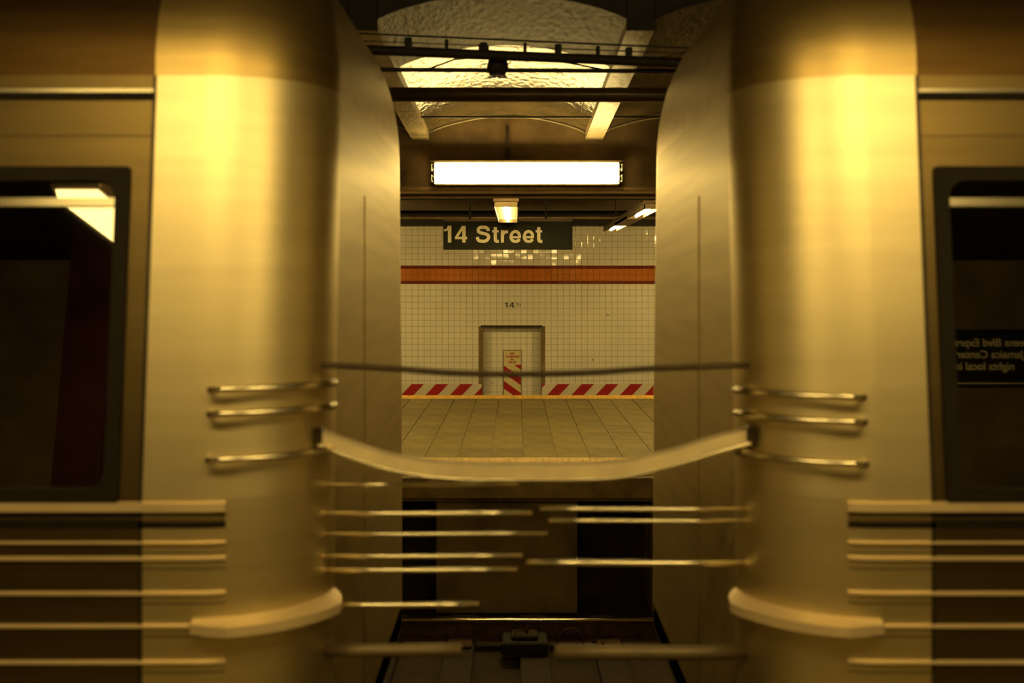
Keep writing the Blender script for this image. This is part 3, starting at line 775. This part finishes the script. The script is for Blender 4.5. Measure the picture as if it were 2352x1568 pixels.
rel(MB().tube([p_ + Vector((0, -.024, -.020)) for p_ in st], .0075, 8), L0).build('lower_bead', STEELB, sb)
for e_ in (st[0], st[-1]):
    rel(MB().box(e_.x - .012, e_.x + .012, e_.y - .025, e_.y + .03, e_.z - .03, e_.z + .03, .004), L0).build('end_clamp', DARKM, sb)

# ================================================================ CAMERA-SIDE PLATFORM (seen mirrored in the train's glass and steel)
fl = MB().box(-7, 7, -4.5, 3.15, -.2, 0).box(-7, 7, 2.95, 3.15, -1.2, -.2).build('floor_near_platform', PAVER); tag(fl, 'near platform floor that the camera stands on', kind='structure')
cl = MB().box(-7, 7, -4.7, 6.13, 3.60, 3.7).build('ceiling_near_platform', CONCD); tag(cl, 'dark ceiling over the near platform and the train', kind='structure')
wl = MB().box(-7, 7, -4.7, -4.5, -.2, 3.6).build('wall_near_platform', DARKWALL); tag(wl, 'dim brown wall behind the camera', kind='structure')
for nm, x in (('wall_left', -7.0), ('wall_right', 7.0)):
    q = MB().box(x - .1, x + .1, -4.7, 19.6, -1.35, 3.7).build(nm, DARKWALL); tag(q, 'dark end of the modelled station hall', kind='structure')
T_DIFF = emit('diffuser_glow', LAMP, 6.5)
for x, lb in ((-6.2, 'ceiling lamp behind the camera, far out to its left'), (-2.26, 'wrap ceiling lamp mirrored in the left window as a slanted bright strip'), (1.87, 'wrap ceiling lamp behind the camera to its right'), (5.8, 'ceiling lamp behind the camera, far out to its right')):
    o = empty('ceiling_lamp', (x, .07, 2.6), label=lb, cat='lamp')
    MB().box(-.13, .13, -.93, .93, .03, .09, .006).build('housing', HOUSE, o)
    MB().loftpoly([[(-.11, y, .03), (-.09, y, -.03), (.09, y, -.03), (.11, y, .03)] for y in (-.9, .9)]).build('diffuser', T_DIFF, o)
    for yy in (-.5, .5): MB().tube([(0, yy, .09), (0, yy, 1.0)], .01, 6).build('hanger', DARKM, o)
def edge_lamp(xa, xb, y, z_):
    o = empty('edge_lamp', ((xa + xb) / 2, y, z_), label='twin-tube edge lamp mirrored in the roof shoulder, ' + ('left of the gap' if xa < 0 else 'right of the gap'), cat='lamp', group='lamps along the near platform edge')
    hl = (xb - xa) / 2
    MB().box(-hl, hl, -.11, .11, .03, .09, .008).build('housing', HOUSE, o)
    MB().box(-hl + .01, hl - .01, -.10, .10, .022, .03).build('reflector', REFL, o)
    for yy in (-.05, .05): MB().tube([(-hl + .03, yy, 0), (hl - .03, yy, 0)], .017, 12).build('tube', T_NEAR, o)
    for xx in (-hl * .6, hl * .6): MB().tube([(xx, 0, .09), (xx, 0, 3.6 - z_)], .01, 6).build('hanger', DARKM, o)
for a, b in ((-1.85, -.12), (.35, 2.0)): edge_lamp(a, b, 1.4, 2.95)
for x in (-2.95, 2.3 + 1.6):
    o = empty('platform_column', (x, -1.3, 0), label='dark steel column on the near platform mirrored in the window of the %s car' % ('left' if x < 0 else 'right'), cat='column')
    MB().box(-.15, .15, -.15, -.12, 0, 3.6).box(-.15, .15, .12, .15, 0, 3.6).box(-.015, .015, -.12, .12, 0, 3.6).build('shaft', mat('maroon_paint', (.05, .012, .006), .4, 0, .3, 5), o)
    MB().box(-.19, .19, -.19, .19, 0, .02).build('base_plate', DARKM, o)
# route sign behind the camera, mirrored in the right car's window
rs = empty('route_sign', (3.35, -1.5, 1.995), label='black line sign over the near platform, its white words mirrored in the right car window', cat='sign')
MB().box(-.78, .85, -.03, .0, -.06, .36, .004).build('panel', SIGNB, rs)
for i, s_ in enumerate(('Queens Blvd Express', 'Jamaica Center', 'nights local in')):
    t = text(s_, .078, ((.39, .27, .20)[i], .003, .235 - i * .085), SIGNW, rs, rot=(math.pi / 2, 0, math.pi), bold=.0012, ext=.002)
MB().box(-.78, .85, -.002, .003, -.035, -.028).build('rule_line', SIGNW, rs)
for xx in (-.5, .6): MB().tube([(xx, -.015, .36), (xx, -.015, 1.63)], .012, 6).build('hanger', DARKM, rs)
